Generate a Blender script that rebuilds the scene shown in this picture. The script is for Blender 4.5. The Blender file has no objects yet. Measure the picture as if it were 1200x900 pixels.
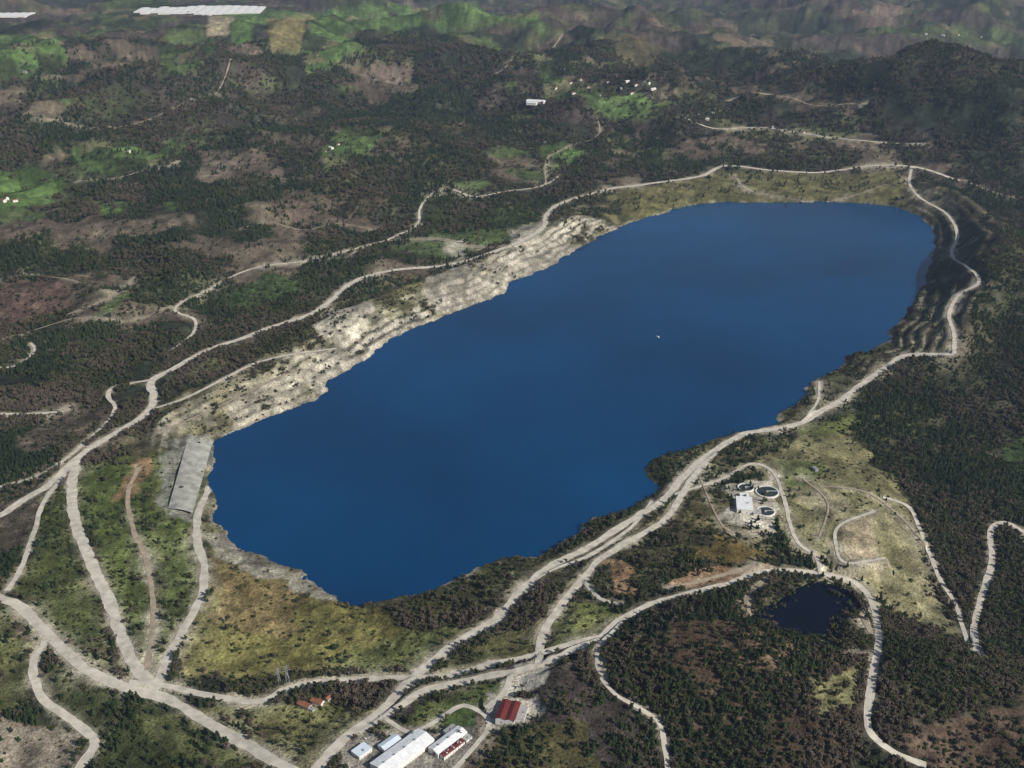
import bpy, bmesh, math, random
import numpy as np
from mathutils import Vector, Matrix
random.seed(5)
rng = np.random.default_rng(7)
scene = bpy.context.scene

# ------------------------------------------------------------------ camera
CH = 1200.0
P = math.radians(25.0)
FP = 1287.0
cam_d = bpy.data.cameras.new("camera")
cam = bpy.data.objects.new("camera", cam_d)
scene.collection.objects.link(cam)
cam.location = (0, 0, CH)
cam.rotation_euler = (math.radians(65), 0, 0)
cam_d.sensor_width = 36
cam_d.lens = FP / 1200 * 36
cam_d.clip_start = 5
cam_d.clip_end = 150000
scene.camera = cam

# ------------------------------------------------------------------ light
SUN_EL = 34
SUN_AZ = 122
w = bpy.data.worlds.new("World"); scene.world = w; w.use_nodes = True
nt = w.node_tree
sky = nt.nodes.new("ShaderNodeTexSky"); sky.sky_type = 'NISHITA'; sky.sun_disc = False
sky.sun_elevation = math.radians(SUN_EL); sky.sun_rotation = math.radians(SUN_AZ)
bg = nt.nodes["Background"]; bg.inputs[1].default_value = 0.07
nt.links.new(sky.outputs[0], bg.inputs[0])
sd = bpy.data.lights.new("sun", 'SUN'); sd.energy = 5.0; sd.angle = math.radians(0.5); sd.color = (1, 0.96, 0.9)
sun = bpy.data.objects.new("sun", sd); scene.collection.objects.link(sun)
e, a = math.radians(SUN_EL), math.radians(SUN_AZ)
sun.rotation_euler = Vector((math.cos(e)*math.sin(a), math.cos(e)*math.cos(a), math.sin(e))).to_track_quat('Z', 'Y').to_euler()
sun.location = (0, 0, 3000)
scene.view_settings.view_transform = 'Standard'
scene.view_settings.look = 'None'
scene.view_settings.exposure = 0

# ------------------------------------------------------------------ noise
def hash2(ix, iy, seed):
    n = (ix.astype(np.int64)*374761393 + iy.astype(np.int64)*668265263 + seed*1274126177) & 0xffffffff
    n = ((n ^ (n >> 13))*1274126177) & 0xffffffff
    n = n ^ (n >> 16)
    return (n & 0xffff)/65535.0
def vnoise(x, y, seed):
    ix = np.floor(x); iy = np.floor(y)
    fx = x-ix; fy = y-iy
    fx = fx*fx*fx*(fx*(fx*6-15)+10); fy = fy*fy*fy*(fy*(fy*6-15)+10)
    a = hash2(ix, iy, seed); b = hash2(ix+1, iy, seed)
    c = hash2(ix, iy+1, seed); d = hash2(ix+1, iy+1, seed)
    return (a*(1-fx)+b*fx)*(1-fy) + (c*(1-fx)+d*fx)*fy
def fbm(x, y, scale, octv, seed, gain=.5, ridged=False):
    s = 0; amp = 1; tot = 0
    x = x/scale; y = y/scale
    for o in range(octv):
        n = vnoise(x, y, seed+o*17)
        if ridged: n = 1-np.abs(2*n-1)
        s = s+amp*n; tot += amp; amp *= gain
        x, y = (0.8*x-0.6*y)*2.03+11.3, (0.6*x+0.8*y)*2.03-7.1
    return s/tot
def sstep(a, b, x):
    t = np.clip((x-a)/(b-a), 0, 1); return t*t*(3-2*t)

# ------------------------------------------------------------------ terrain grid (sector, finer near the town)
NA, NR = 1300, 920
AZ0, AZ1 = math.radians(-40), math.radians(40)
D0, D1 = math.radians(56), math.radians(1.6)
az = np.linspace(AZ0, AZ1, NA); dep = np.linspace(D0, D1, NR)
rr = CH/np.tan(dep)
R, A = np.meshgrid(rr, az, indexing='ij')
X = R*np.sin(A); Y = R*np.cos(A)
def gidx(x, y):
    r = np.hypot(x, y); aa = np.arctan2(x, y)
    return (D0-np.arctan2(CH, r))/(D0-D1)*(NR-1), (aa-AZ0)/(AZ1-AZ0)*(NA-1)
def samp(arr, x, y):
    i, j = gidx(np.asarray(x, float), np.asarray(y, float))
    i = np.clip(i, 0, NR-1.001); j = np.clip(j, 0, NA-1.001)
    i0 = i.astype(int); j0 = j.astype(int); fi = i-i0; fj = j-j0
    return (arr[i0, j0]*(1-fi)*(1-fj)+arr[i0+1, j0]*fi*(1-fj)+arr[i0, j0+1]*(1-fi)*fj+arr[i0+1, j0+1]*fi*fj)
def gslice(x0, x1, y0, y1):
    cx = np.array([x0, x1, x0, x1, (x0+x1)/2]); cy = np.array([y0, y0, y1, y1, y0])
    i, j = gidx(cx, cy)
    return slice(max(int(i.min())-1, 0), min(int(i.max())+2, NR)), slice(max(int(j.min())-1, 0), min(int(j.max())+2, NA))

def ray(u, v):
    x = (u-600)/FP; yv = (v-450)/FP
    d = (x, math.cos(P)-yv*math.sin(P), -math.sin(P)-yv*math.cos(P))
    h = math.hypot(d[0], d[1])
    return math.atan2(d[0], d[1]), d[2]/h
def flat(u, v):       # survey point at water level
    aa, s = ray(u, v); r = CH/(-s)
    return r*math.sin(aa), r*math.cos(aa)
def catmull(pts, n=4, closed=False):
    out = []; N = len(pts)
    rng_ = range(N) if closed else range(N-1)
    for i in rng_:
        g = (lambda k: pts[k % N]) if closed else (lambda k: pts[min(max(k, 0), N-1)])
        p0, p1, p2, p3 = g(i-1), g(i), g(i+1), g(i+2)
        for k in range(n):
            t = k/n
            out.append(tuple(0.5*((2*p1[c])+(-p0[c]+p2[c])*t+(2*p0[c]-5*p1[c]+4*p2[c]-p3[c])*t*t+(-p0[c]+3*p1[c]-3*p2[c]+p3[c])*t**3) for c in range(2)))
    if not closed: out.append(tuple(pts[-1][:2]))
    return out
def segd(px, py, a, b):
    dx, dy = b[0]-a[0], b[1]-a[1]; L = dx*dx+dy*dy+1e-9
    t = np.clip(((px-a[0])*dx+(py-a[1])*dy)/L, 0, 1)
    return np.hypot(px-a[0]-t*dx, py-a[1]-t*dy), t

lake_px = [(252,520),(275,508),(300,497),(340,480),(378,461),(382,447),(403,436),(430,420),(450,403),(470,392),(490,382),(520,370),(560,357),(592,343),(602,330),(640,314),(670,296),(690,284),(720,270),(750,258),(780,249),(815,240),(850,237),(890,238),(930,237),(960,236),(1000,238),(1040,242),(1070,251),(1090,268),(1096,285),(1090,310),(1082,335),(1070,355),(1052,375),(1042,390),(1035,402),(1020,412),(990,418),(978,434),(950,447),(938,468),(918,483),(905,497),(880,505),(850,513),(820,520),(790,530),(763,543),(758,553),(770,570),(752,587),(720,602),(695,608),(668,628),(640,645),(620,652),(590,655),(560,665),(530,680),(500,690),(470,700),(440,708),(415,709),(395,702),(370,685),(345,668),(310,655),(280,640),(262,620),(255,600),(250,575),(247,550)]
lake = catmull([flat(*p) for p in lake_px], 3, True)
def lake_sdf(X, Y):
    dm = np.full(X.shape, 1e9, np.float64); ins = np.zeros(X.shape, bool)
    n = len(lake)
    for i in range(n):
        a_, b_ = lake[i], lake[(i+1) % n]
        dx, dy = b_[0]-a_[0], b_[1]-a_[1]; L = dx*dx+dy*dy+1e-9
        t = np.clip(((X-a_[0])*dx+(Y-a_[1])*dy)/L, 0, 1)
        q = (X-a_[0]-t*dx)**2+(Y-a_[1]-t*dy)**2
        np.minimum(dm, q, out=dm)
        if (a_[1] != b_[1]):
            c = ((a_[1] > Y) != (b_[1] > Y)) & (X < (b_[0]-a_[0])*(Y-a_[1])/(b_[1]-a_[1])+a_[0])
            ins ^= c
    dm = np.sqrt(dm)
    return np.where(ins, -dm, dm)
S = np.full(X.shape, 4000.0)
nr = int(np.searchsorted(rr, 9000))
S[:nr] = lake_sdf(X[:nr], Y[:nr])
shore_n = (fbm(X, Y, 60, 5, 91, .6)-.5)*46
S = np.where(S > -60, S+shore_n*np.clip(1-np.abs(S)/90, 0, 1), S)
D = np.maximum(S, 0)

def line_dist(pxs):
    pts = [flat(*p) for p in pxs]; m = np.full(X.shape, 1e9)
    for k in range(len(pts)-1):
        dd, _ = segd(X, Y, pts[k], pts[k+1]); m = np.minimum(m, dd)
    return m
def near_line(pxs, rad): return 1-sstep(rad*.7, rad, line_dist(pxs))
benchE = near_line([(1060,246),(1096,285),(1085,335),(1050,378),(1036,400)], 290)
benchN = near_line([(290,500),(340,478),(395,440),(450,403),(520,370),(600,340),(660,305),(690,284)], 250)

H = 24*(1-np.exp(-D/85))
dn = D+(fbm(X, Y, 170, 4, 5)-.5)*50
def stairs(d, run, h, n, q1=.55):
    q = np.clip(d/run, 0, n); f = q-np.floor(q)
    return h*(np.floor(q)+sstep(0, q1, f)), f
dE = D+(fbm(X, Y, 200, 4, 6)-.5)*75
sE, fE = stairs(np.maximum(dE, 0), 38, 12, 5, .7)
sN, fN = stairs(np.maximum(dn, 0), 30, 8, 5)
fade = sstep(0, 12, D)
H = H*(1-benchE)+sE*fade*benchE
H = H*(1-benchN)+sN*fade*benchN
gul = fbm(X, Y, 60, 4, 61, .55, True)
H += sstep(5, 40, D)*(1-sstep(150, 300, D))*(gul-.5)*12*(1-.6*benchE)
# rolling hills
back = sstep(2500, 6000, Y)*sstep(150, 1500, D)
front = sstep(60, 500, D)*(1-sstep(2500, 6000, Y))
big = fbm(X+300, Y-900, 2100, 6, 21, .48, True)
H += back*(big-.48)*(500+280*sstep(7000, 14000, R))
H += sstep(250, 900, D)*sstep(1800, 3200, Y)*(fbm(X, Y, 620, 5, 27, .5, True)-.5)*105
H += front*(fbm(X, Y, 380, 5, 33)-.45)*75
H += sstep(15, 120, D)*((fbm(X, Y, 130, 4, 44)-.5)*16)*(1-.8*benchE*(1-sstep(180, 300, D)))
H += sstep(9000, 22000, R)*340*fbm(X, Y, 5200, 3, 71, .5, True)
rd1 = line_dist([(560,60),(700,60),(830,78),(950,105),(1040,130),(1090,158)])
H += 150*np.exp(-rd1**2/(2*420**2))
rd2 = line_dist([(700,5),(900,38),(1100,70),(1250,75)]); H -= 210*np.exp(-rd2**2/(2*1100**2))
for (u, v, dz, rad) in [(1150,540,-70,330),(1180,700,-65,200),(1090,480,10,150),(960,590,16,170),(830,800,45,150),(905,850,20,120),(960,840,26,110),
        (1110,830,40,130),(1000,560,12,120),(300,140,80,900),(560,110,40,700),(1190,165,190,500),(1180,330,80,260),
        (60,120,50,800),(450,200,55,350),(250,250,50,350),(100,260,-35,300),(350,270,-25,200),(640,860,14,90)]:
    gx, gy = flat(u, v)
    H += dz*np.exp(-((X-gx)**2+(Y-gy)**2)/(2*rad*rad))*sstep(10, 160, D)
H = np.where(S < 0, -np.minimum(45, 1+0.5*(-S)), H+0.3)
H = np.where(S > 0, np.maximum(H, .3+D*.03-sstep(120, 700, D)*200), H)

def ground(u, v):
    aa, s = ray(u, v)
    j = int(round((aa-AZ0)/(AZ1-AZ0)*(NA-1))); j = min(max(j, 0), NA-1)
    z = CH+s*rr; m = z <= np.maximum(H[:, j], 0) if v > 500 and u < 1000 else z <= H[:, j]+(S[:, j] < 0)*50
    k = int(np.argmax(m)) if m.any() else NR-1
    if k == 0: r = CH/(-s)
    else:
        e0 = z[k-1]-H[k-1, j]; e1 = z[k]-H[k, j]; t = e0/(e0-e1+1e-9); r = rr[k-1]+(rr[k]-rr[k-1])*min(max(t, 0), 1)
    return r*math.sin(aa), r*math.cos(aa)

# ------------------------------------------------------------------ flattened building pads
def pad(u, v, rad, rim=25, z=None):
    global H
    x, y = ground(u, v); z = float(samp(H, x, y)) if z is None else z
    sl = gslice(x-rad-rim, x+rad+rim, y-rad-rim, y+rad+rim)
    dd = np.hypot(X[sl]-x, Y[sl]-y); wgt = 1-sstep(rad, rad+rim, dd)
    wgt = np.where(S[sl] < 2, 0, wgt)
    H[sl] = H[sl]*(1-wgt)+z*wgt
for q in [(487,880,95,40),(597,835,40,20),(885,590,68,30),(370,826,40,20),(955,550,12,10),(240,12,620,500),(12,18,200,250)]: pad(*q)
# pond basin
pond_px = [(884,708),(905,702),(935,699),(962,704),(985,712),(1000,726),(985,737),(955,739),(925,735),(900,724)]
pc = ground(940, 718); pond_z = float(samp(H, *pc))-10
pond = catmull([ground(*p) for p in pond_px], 3, True)
sl = gslice(pc[0]-220, pc[0]+220, pc[1]-260, pc[1]+260)
def poly_in(px, py, poly):
    ins = np.zeros(px.shape, bool); n = len(poly)
    for i in range(n):
        a_, b_ = poly[i], poly[(i+1) % n]
        if a_[1] != b_[1]:
            ins ^= ((a_[1] > py) != (b_[1] > py)) & (px < (b_[0]-a_[0])*(py-a_[1])/(b_[1]-a_[1])+a_[0])
    return ins
def poly_d(px, py, poly):
    m = np.full(px.shape, 1e9)
    for i in range(len(poly)):
        dd, _ = segd(px, py, poly[i], poly[(i+1) % len(poly)]); m = np.minimum(m, dd)
    return np.where(poly_in(px, py, poly), -m, m)
pd = poly_d(X[sl], Y[sl], pond)+(fbm(X[sl], Y[sl], 30, 3, 66)-.5)*10+5
tgt = np.where(pd < 0, pond_z-0.5+pd*.4, pond_z+0.3+pd*.5)
wg = 1-sstep(8, 40, pd)
H[sl] = H[sl]*(1-wg)+tgt*wg

# ------------------------------------------------------------------ roads
ROADS = [ # (kind, width m, points)
 ('gravel_road',19,[(-40,622),(0,603),(30,585),(60,567),(82,546),(110,522),(150,500),(176,480),(180,462),(178,447),(210,428),(250,408),(290,394),(330,380),(365,368),(388,353),(410,333),(440,321),(500,314),(560,302),(600,287),(635,268),(641,252),(660,238),(700,226),(760,216),(820,207),(850,195),(900,200),(950,203),(1000,198),(1060,195),(1090,200),(1125,212)]),
 ('gravel_road',10,[(178,446),(135,455),(127,466),(135,480),(115,505),(60,550),(0,572),(-30,580)]),
 ('gravel_road',10,[(-30,484),(0,485),(40,486),(75,482)]),
 ('gravel_road',9,[(180,482),(230,460),(290,430),(350,415),(395,410)]),
 ('gravel_road',20,[(88,543),(84,580),(92,625),(110,665),(130,710),(150,765),(168,792),(187,808)]),
 ('dirt_track',9,[(163,548),(150,580),(156,620),(172,660),(180,720),(172,785)]),
 ('gravel_road',15,[(246,572),(232,605),(232,640),(240,665),(234,700),(214,740),(195,775),(185,805)]),
 ('gravel_road',10,[(76,556),(50,590),(40,625),(25,665),(8,693)]),
 ('gravel_road',19,[(-40,690),(0,700),(25,712),(60,748),(95,780),(140,803),(200,822),(250,850),(300,880),(345,903),(400,940)]),
 ('gravel_road',14,[(55,750),(40,775),(45,810),(70,835),(100,855),(110,875),(88,905),(70,930)]),
 ('gravel_road',12,[(150,800),(190,803),(240,815),(300,821),(335,808),(380,800),(450,795),(520,792),(570,780),(620,768),(680,752),(705,744),(725,728),(765,708),(800,697),(850,684),(890,672),(925,668),(965,671),(1000,682),(1022,712),(1030,745),(1022,800),(1018,850),(1040,880),(1085,900)]),
 ('gravel_road',17,[(360,915),(400,870),(440,838),(475,805),(500,780),(540,752),(580,728),(612,690),(645,665),(690,640),(730,615),(775,587),(800,560),(830,533),(870,510),(910,502),(940,495),(962,482),(985,470),(1010,450),(1040,427),(1065,418),(1118,415)]),
 ('gravel_road',14,[(420,858),(455,835),(500,812),(560,795),(610,785),(650,770),(700,748)]),
 ('gravel_road',14,[(632,775),(636,745),(660,705),(685,678),(703,656),(740,634),(778,610),(800,580),(818,550),(838,530)]),
 ('gravel_road',8,[(680,676),(700,698),(725,708)]),
 ('gravel_road',8,[(728,730),(702,760),(703,785),(720,812),(750,830),(774,850),(782,905)]),
 ('gravel_road',8,[(445,838),(480,858),(510,846),(540,830),(565,832),(573,848),(560,872),(530,905)]),
 ('gravel_road',9,[(600,790),(590,812),(570,830)]),
 ('gravel_road',11,[(1118,415),(1118,390),(1112,370),(1122,348),(1148,328),(1132,312),(1115,298),(1122,275),(1108,250),(1076,230),(1066,212),(1068,198)]),
 ('gravel_road',12,[(1240,650),(1200,624),(1175,612),(1161,622),(1162,660),(1150,700),(1142,735),(1145,765)]),
 ('gravel_road',8,[(1035,580),(1065,596),(1080,625),(1100,675),(1120,715),(1136,752)]),
 ('gravel_road',8,[(790,580),(830,568),(850,558),(880,546),(905,552),(918,580),(925,610),(935,635),(955,655),(962,672)]),
 ('gravel_road',6,[(1026,600),(985,615),(979,635),(990,662),(1032,668)]),
 ('dirt_track',6,[(900,680),(878,697),(885,722),(930,740),(980,756),(1022,768)]),
 ('dirt_track',6,[(955,690),(985,692),(1005,712),(1020,742)]),
 ('gravel_road',10,[(505,228),(530,222),(560,232),(610,222),(640,216),(656,206)]),
 ('gravel_road',9,[(505,228),(492,245),(486,268),(430,288),(380,300),(290,318),(245,340),(205,362),(228,376),(225,392),(200,412)]),
 ('gravel_road',11,[(800,137),(830,150),(880,150),(930,155),(980,163),(1040,168),(1085,170)]),
 ('gravel_road',7,[(0,432),(20,430),(40,412),(36,402)]),
 ('dirt_track',9,[(780,690),(830,678),(885,664)]),
 ('gravel_road',7,[(940,495),(958,470),(960,448)]),
 ('gravel_road',8,[(600,700),(640,672),(690,650),(740,618),(764,588)]),
 ('dirt_track',6,[(80,370),(130,345),(160,325)]),
 ('dirt_track',6,[(0,330),(40,322),(90,330)]),
 ('dirt_track',8,[(90,215),(150,205),(210,190)]),
 ('dirt_track',9,[(560,90),(600,70),(640,60),(660,40)]),
 ('dirt_track',9,[(850,120),(900,112),(960,125),(1015,122)]),
 ('dirt_track',8,[(1128,212),(1160,225),(1200,232)]),
 ('dirt_track',5,[(410,300),(440,285),(500,280),(560,290),(600,287)]),
 ('dirt_track',5,[(190,505),(240,485),(300,455),(350,435)]),
 ('dirt_track',5,[(280,270),(320,262),(360,270),(400,262),(440,270)]),
 ('dirt_track',5,[(0,400),(60,380),(100,372),(150,378),(200,360)]),
 ('dirt_track',6,[(640,216),(640,190),(660,176),(700,160),(700,138)]),
 ('dirt_track',7,[(0,150),(60,140),(120,150),(200,130),(260,100),(300,60)]),
 ('dirt_track',5,[(860,205),(880,225),(960,226),(1040,215)]),
 ('dirt_track',4,[(820,560),(850,620),(900,622)]),
 ('dirt_track',4,[(940,560),(970,590),(960,630)]),
 ('dirt_track',5,[(1085,640),(1050,600),(1010,575),(960,570)]),
]
roads = []
RD = np.full(X.shape, 500.0); RZ = H.copy()
for kind, wd, pts in ROADS:
    wp = catmull([ground(*p) for p in pts], 8)
    arr = np.array(wp); sg = np.hypot(*np.diff(arr, axis=0).T); cs = np.concatenate([[0], np.cumsum(sg)])
    n = max(int(cs[-1]/8), 4); t = np.linspace(0, cs[-1], n)
    xs = np.interp(t, cs, arr[:, 0]); ys = np.interp(t, cs, arr[:, 1])
    z = np.maximum(samp(H, xs, ys), 1.5)
    if u'%s' % kind and min(z) < 2 and max(p[1] for p in pts) > 590 and max(p[0] for p in pts) > 1080: z = samp(H, xs, ys)
    k = 9; zp = np.pad(z, k, mode='edge'); z = np.convolve(zp, np.ones(2*k+1)/(2*k+1), 'valid')
    roads.append((kind, wd, xs, ys, t))
    for q in range(0, n-1):
        m = 48
        s_ = gslice(min(xs[q], xs[q+1])-m, max(xs[q], xs[q+1])+m, min(ys[q], ys[q+1])-m, max(ys[q], ys[q+1])+m)
        dd, tt = segd(X[s_], Y[s_], (xs[q], ys[q]), (xs[q+1], ys[q+1])); dd = dd-wd/2
        cur = RD[s_]; b = dd < cur
        RZ[s_] = np.where(b, z[q]*(1-tt)+z[q+1]*tt, RZ[s_]); RD[s_] = np.where(b, dd, cur)
wr = 1-sstep(4, 26, RD)
H = np.where(S > -2, H*(1-wr)+RZ*wr, H)

# ------------------------------------------------------------------ land cover
GREEN=(0.085,0.14,0.045); DKG=(0.045,0.065,0.022); OLIVE=(0.14,0.13,0.045); DRY=(0.21,0.18,0.095); TAN=(0.32,0.27,0.19); ROCK=(0.46,0.425,0.35)
BROWN=(0.1,0.065,0.042); ORANGE=(0.3,0.19,0.11); GREY=(0.24,0.24,0.22); PALE=(0.46,0.43,0.36); MAUVE=(0.085,0.06,0.05)
def c3(c): return np.array(c, np.float32)
n1 = fbm(X, Y, 500, 5, 101); n2 = fbm(X, Y, 160, 5, 102); n3 = fbm(X, Y, 40, 4, 103); n4 = fbm(X, Y, 12, 3, 104)
nF = fbm(X, Y, 260, 5, 105); nG = fbm(X, Y, 340, 4, 106)
def mix(a_, b_, t): return a_*(1-t[..., None])+b_*t[..., None]
COL = np.ones(X.shape+(3,), np.float32)*c3((0.032,0.038,0.025))
COL = mix(COL, c3((0.068,0.057,0.05)), sstep(.46, .58, n1))
COL = mix(COL, c3((0.06,0.066,0.035)), sstep(.54, .64, n2))
COL = mix(COL, c3((0.13,0.105,0.08)), sstep(.62, .69, nF)*.75)
grn = sstep(.67, .7, nG)*(Y > 3500)*(R < 9500)*(X < 200)
COL = mix(COL, c3((0.075,0.105,0.042)), grn*.8)
TD = np.ones(X.shape, np.float32)*.97*sstep(.32, .45, n2+.1*n3)
TD *= 1-.85*sstep(.62, .68, nF)
TD *= 1-.85*grn
belt = (1-sstep(110, 280, D+(n2-.5)*240))
COL = mix(COL, c3((0.088,0.083,0.046)), belt*.9)
COL = mix(COL, c3((0.17,0.155,0.08)), belt*sstep(.5, .62, n3)*.7)
COL = mix(COL, c3((0.035,0.042,0.02)), belt*sstep(.5, .6, n2)*.85)
TD = TD*(1-belt*.7)
rockn = sstep(.36, .5, fbm(X, Y, 90, 5, 110, .6))
rk = benchN*(1-sstep(110, 170, dn))*np.clip(rockn*(.3+.7*(1-sstep(.5, .6, fN))), 0, 1)
COL = mix(COL, c3(ROCK)*.9, np.clip(rk, 0, 1))
inE = benchE*(1-sstep(170, 230, dE))
COL = mix(COL, c3((0.062,0.058,0.04)), np.clip(inE*.9, 0, 1))
COL = mix(COL, c3((0.19,0.17,0.125)), np.clip(inE*sstep(.74, .82, fE)*sstep(.42, .6, .5*n3+.5*n2), 0, 1)*.8)
TD *= 1-.7*inE; TD *= 1-.85*np.clip(rk*1.2, 0, 1)
WX = X+(fbm(X, Y, 70, 4, 201)-.5)*70; WY = Y+(fbm(X, Y, 70, 4, 202)-.5)*70
AX = X+(fbm(X, Y, 300, 4, 203)-.5)*120; AY = Y+(fbm(X, Y, 300, 4, 204)-.5)*120
def patch(pts, col, td, str_=1.0, warp=1, parcels=False):
    pw = [ground(*p) for p in pts]; a_ = np.array(pw)
    s_ = gslice(a_[:, 0].min()-80, a_[:, 0].max()+80, a_[:, 1].min()-80, a_[:, 1].max()+80)
    px, py = (WX[s_], WY[s_]) if warp == 1 else ((AX[s_], AY[s_]) if warp == 2 else (X[s_], Y[s_]))
    m = poly_in(px, py, pw).astype(np.float32)
    for _ in range(2):
        q = np.pad(m, 1, mode='edge'); m = (q[1:-1, 1:-1]*2+q[:-2, 1:-1]+q[2:, 1:-1]+q[1:-1, :-2]+q[1:-1, 2:])/6
    m = m*str_
    c = np.ones(m.shape+(3,), np.float32)*c3(col)
    if parcels:
        x_, y_ = X[s_], Y[s_]
        cx_ = np.floor((x_*.9+y_*.43)/120+.3*np.sin(y_/300)); cy_ = np.floor((y_*.9-x_*.43)/210)
        h = hash2(cx_, cy_, 9)
        c = c*(0.6+.7*h[..., None]).astype(np.float32)
        c = mix(c, c3((0.16,0.14,0.085)), (hash2(cx_, cy_, 19) > .78)*.7)
        c = mix(c, c3((0.035,0.045,0.02)), (hash2(cx_, cy_, 29) > .88)*.9)
    if td is not None: TD[s_] = TD[s_]*(1-m)+td*m
    COL[s_] = mix(COL[s_], c, m)
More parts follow.
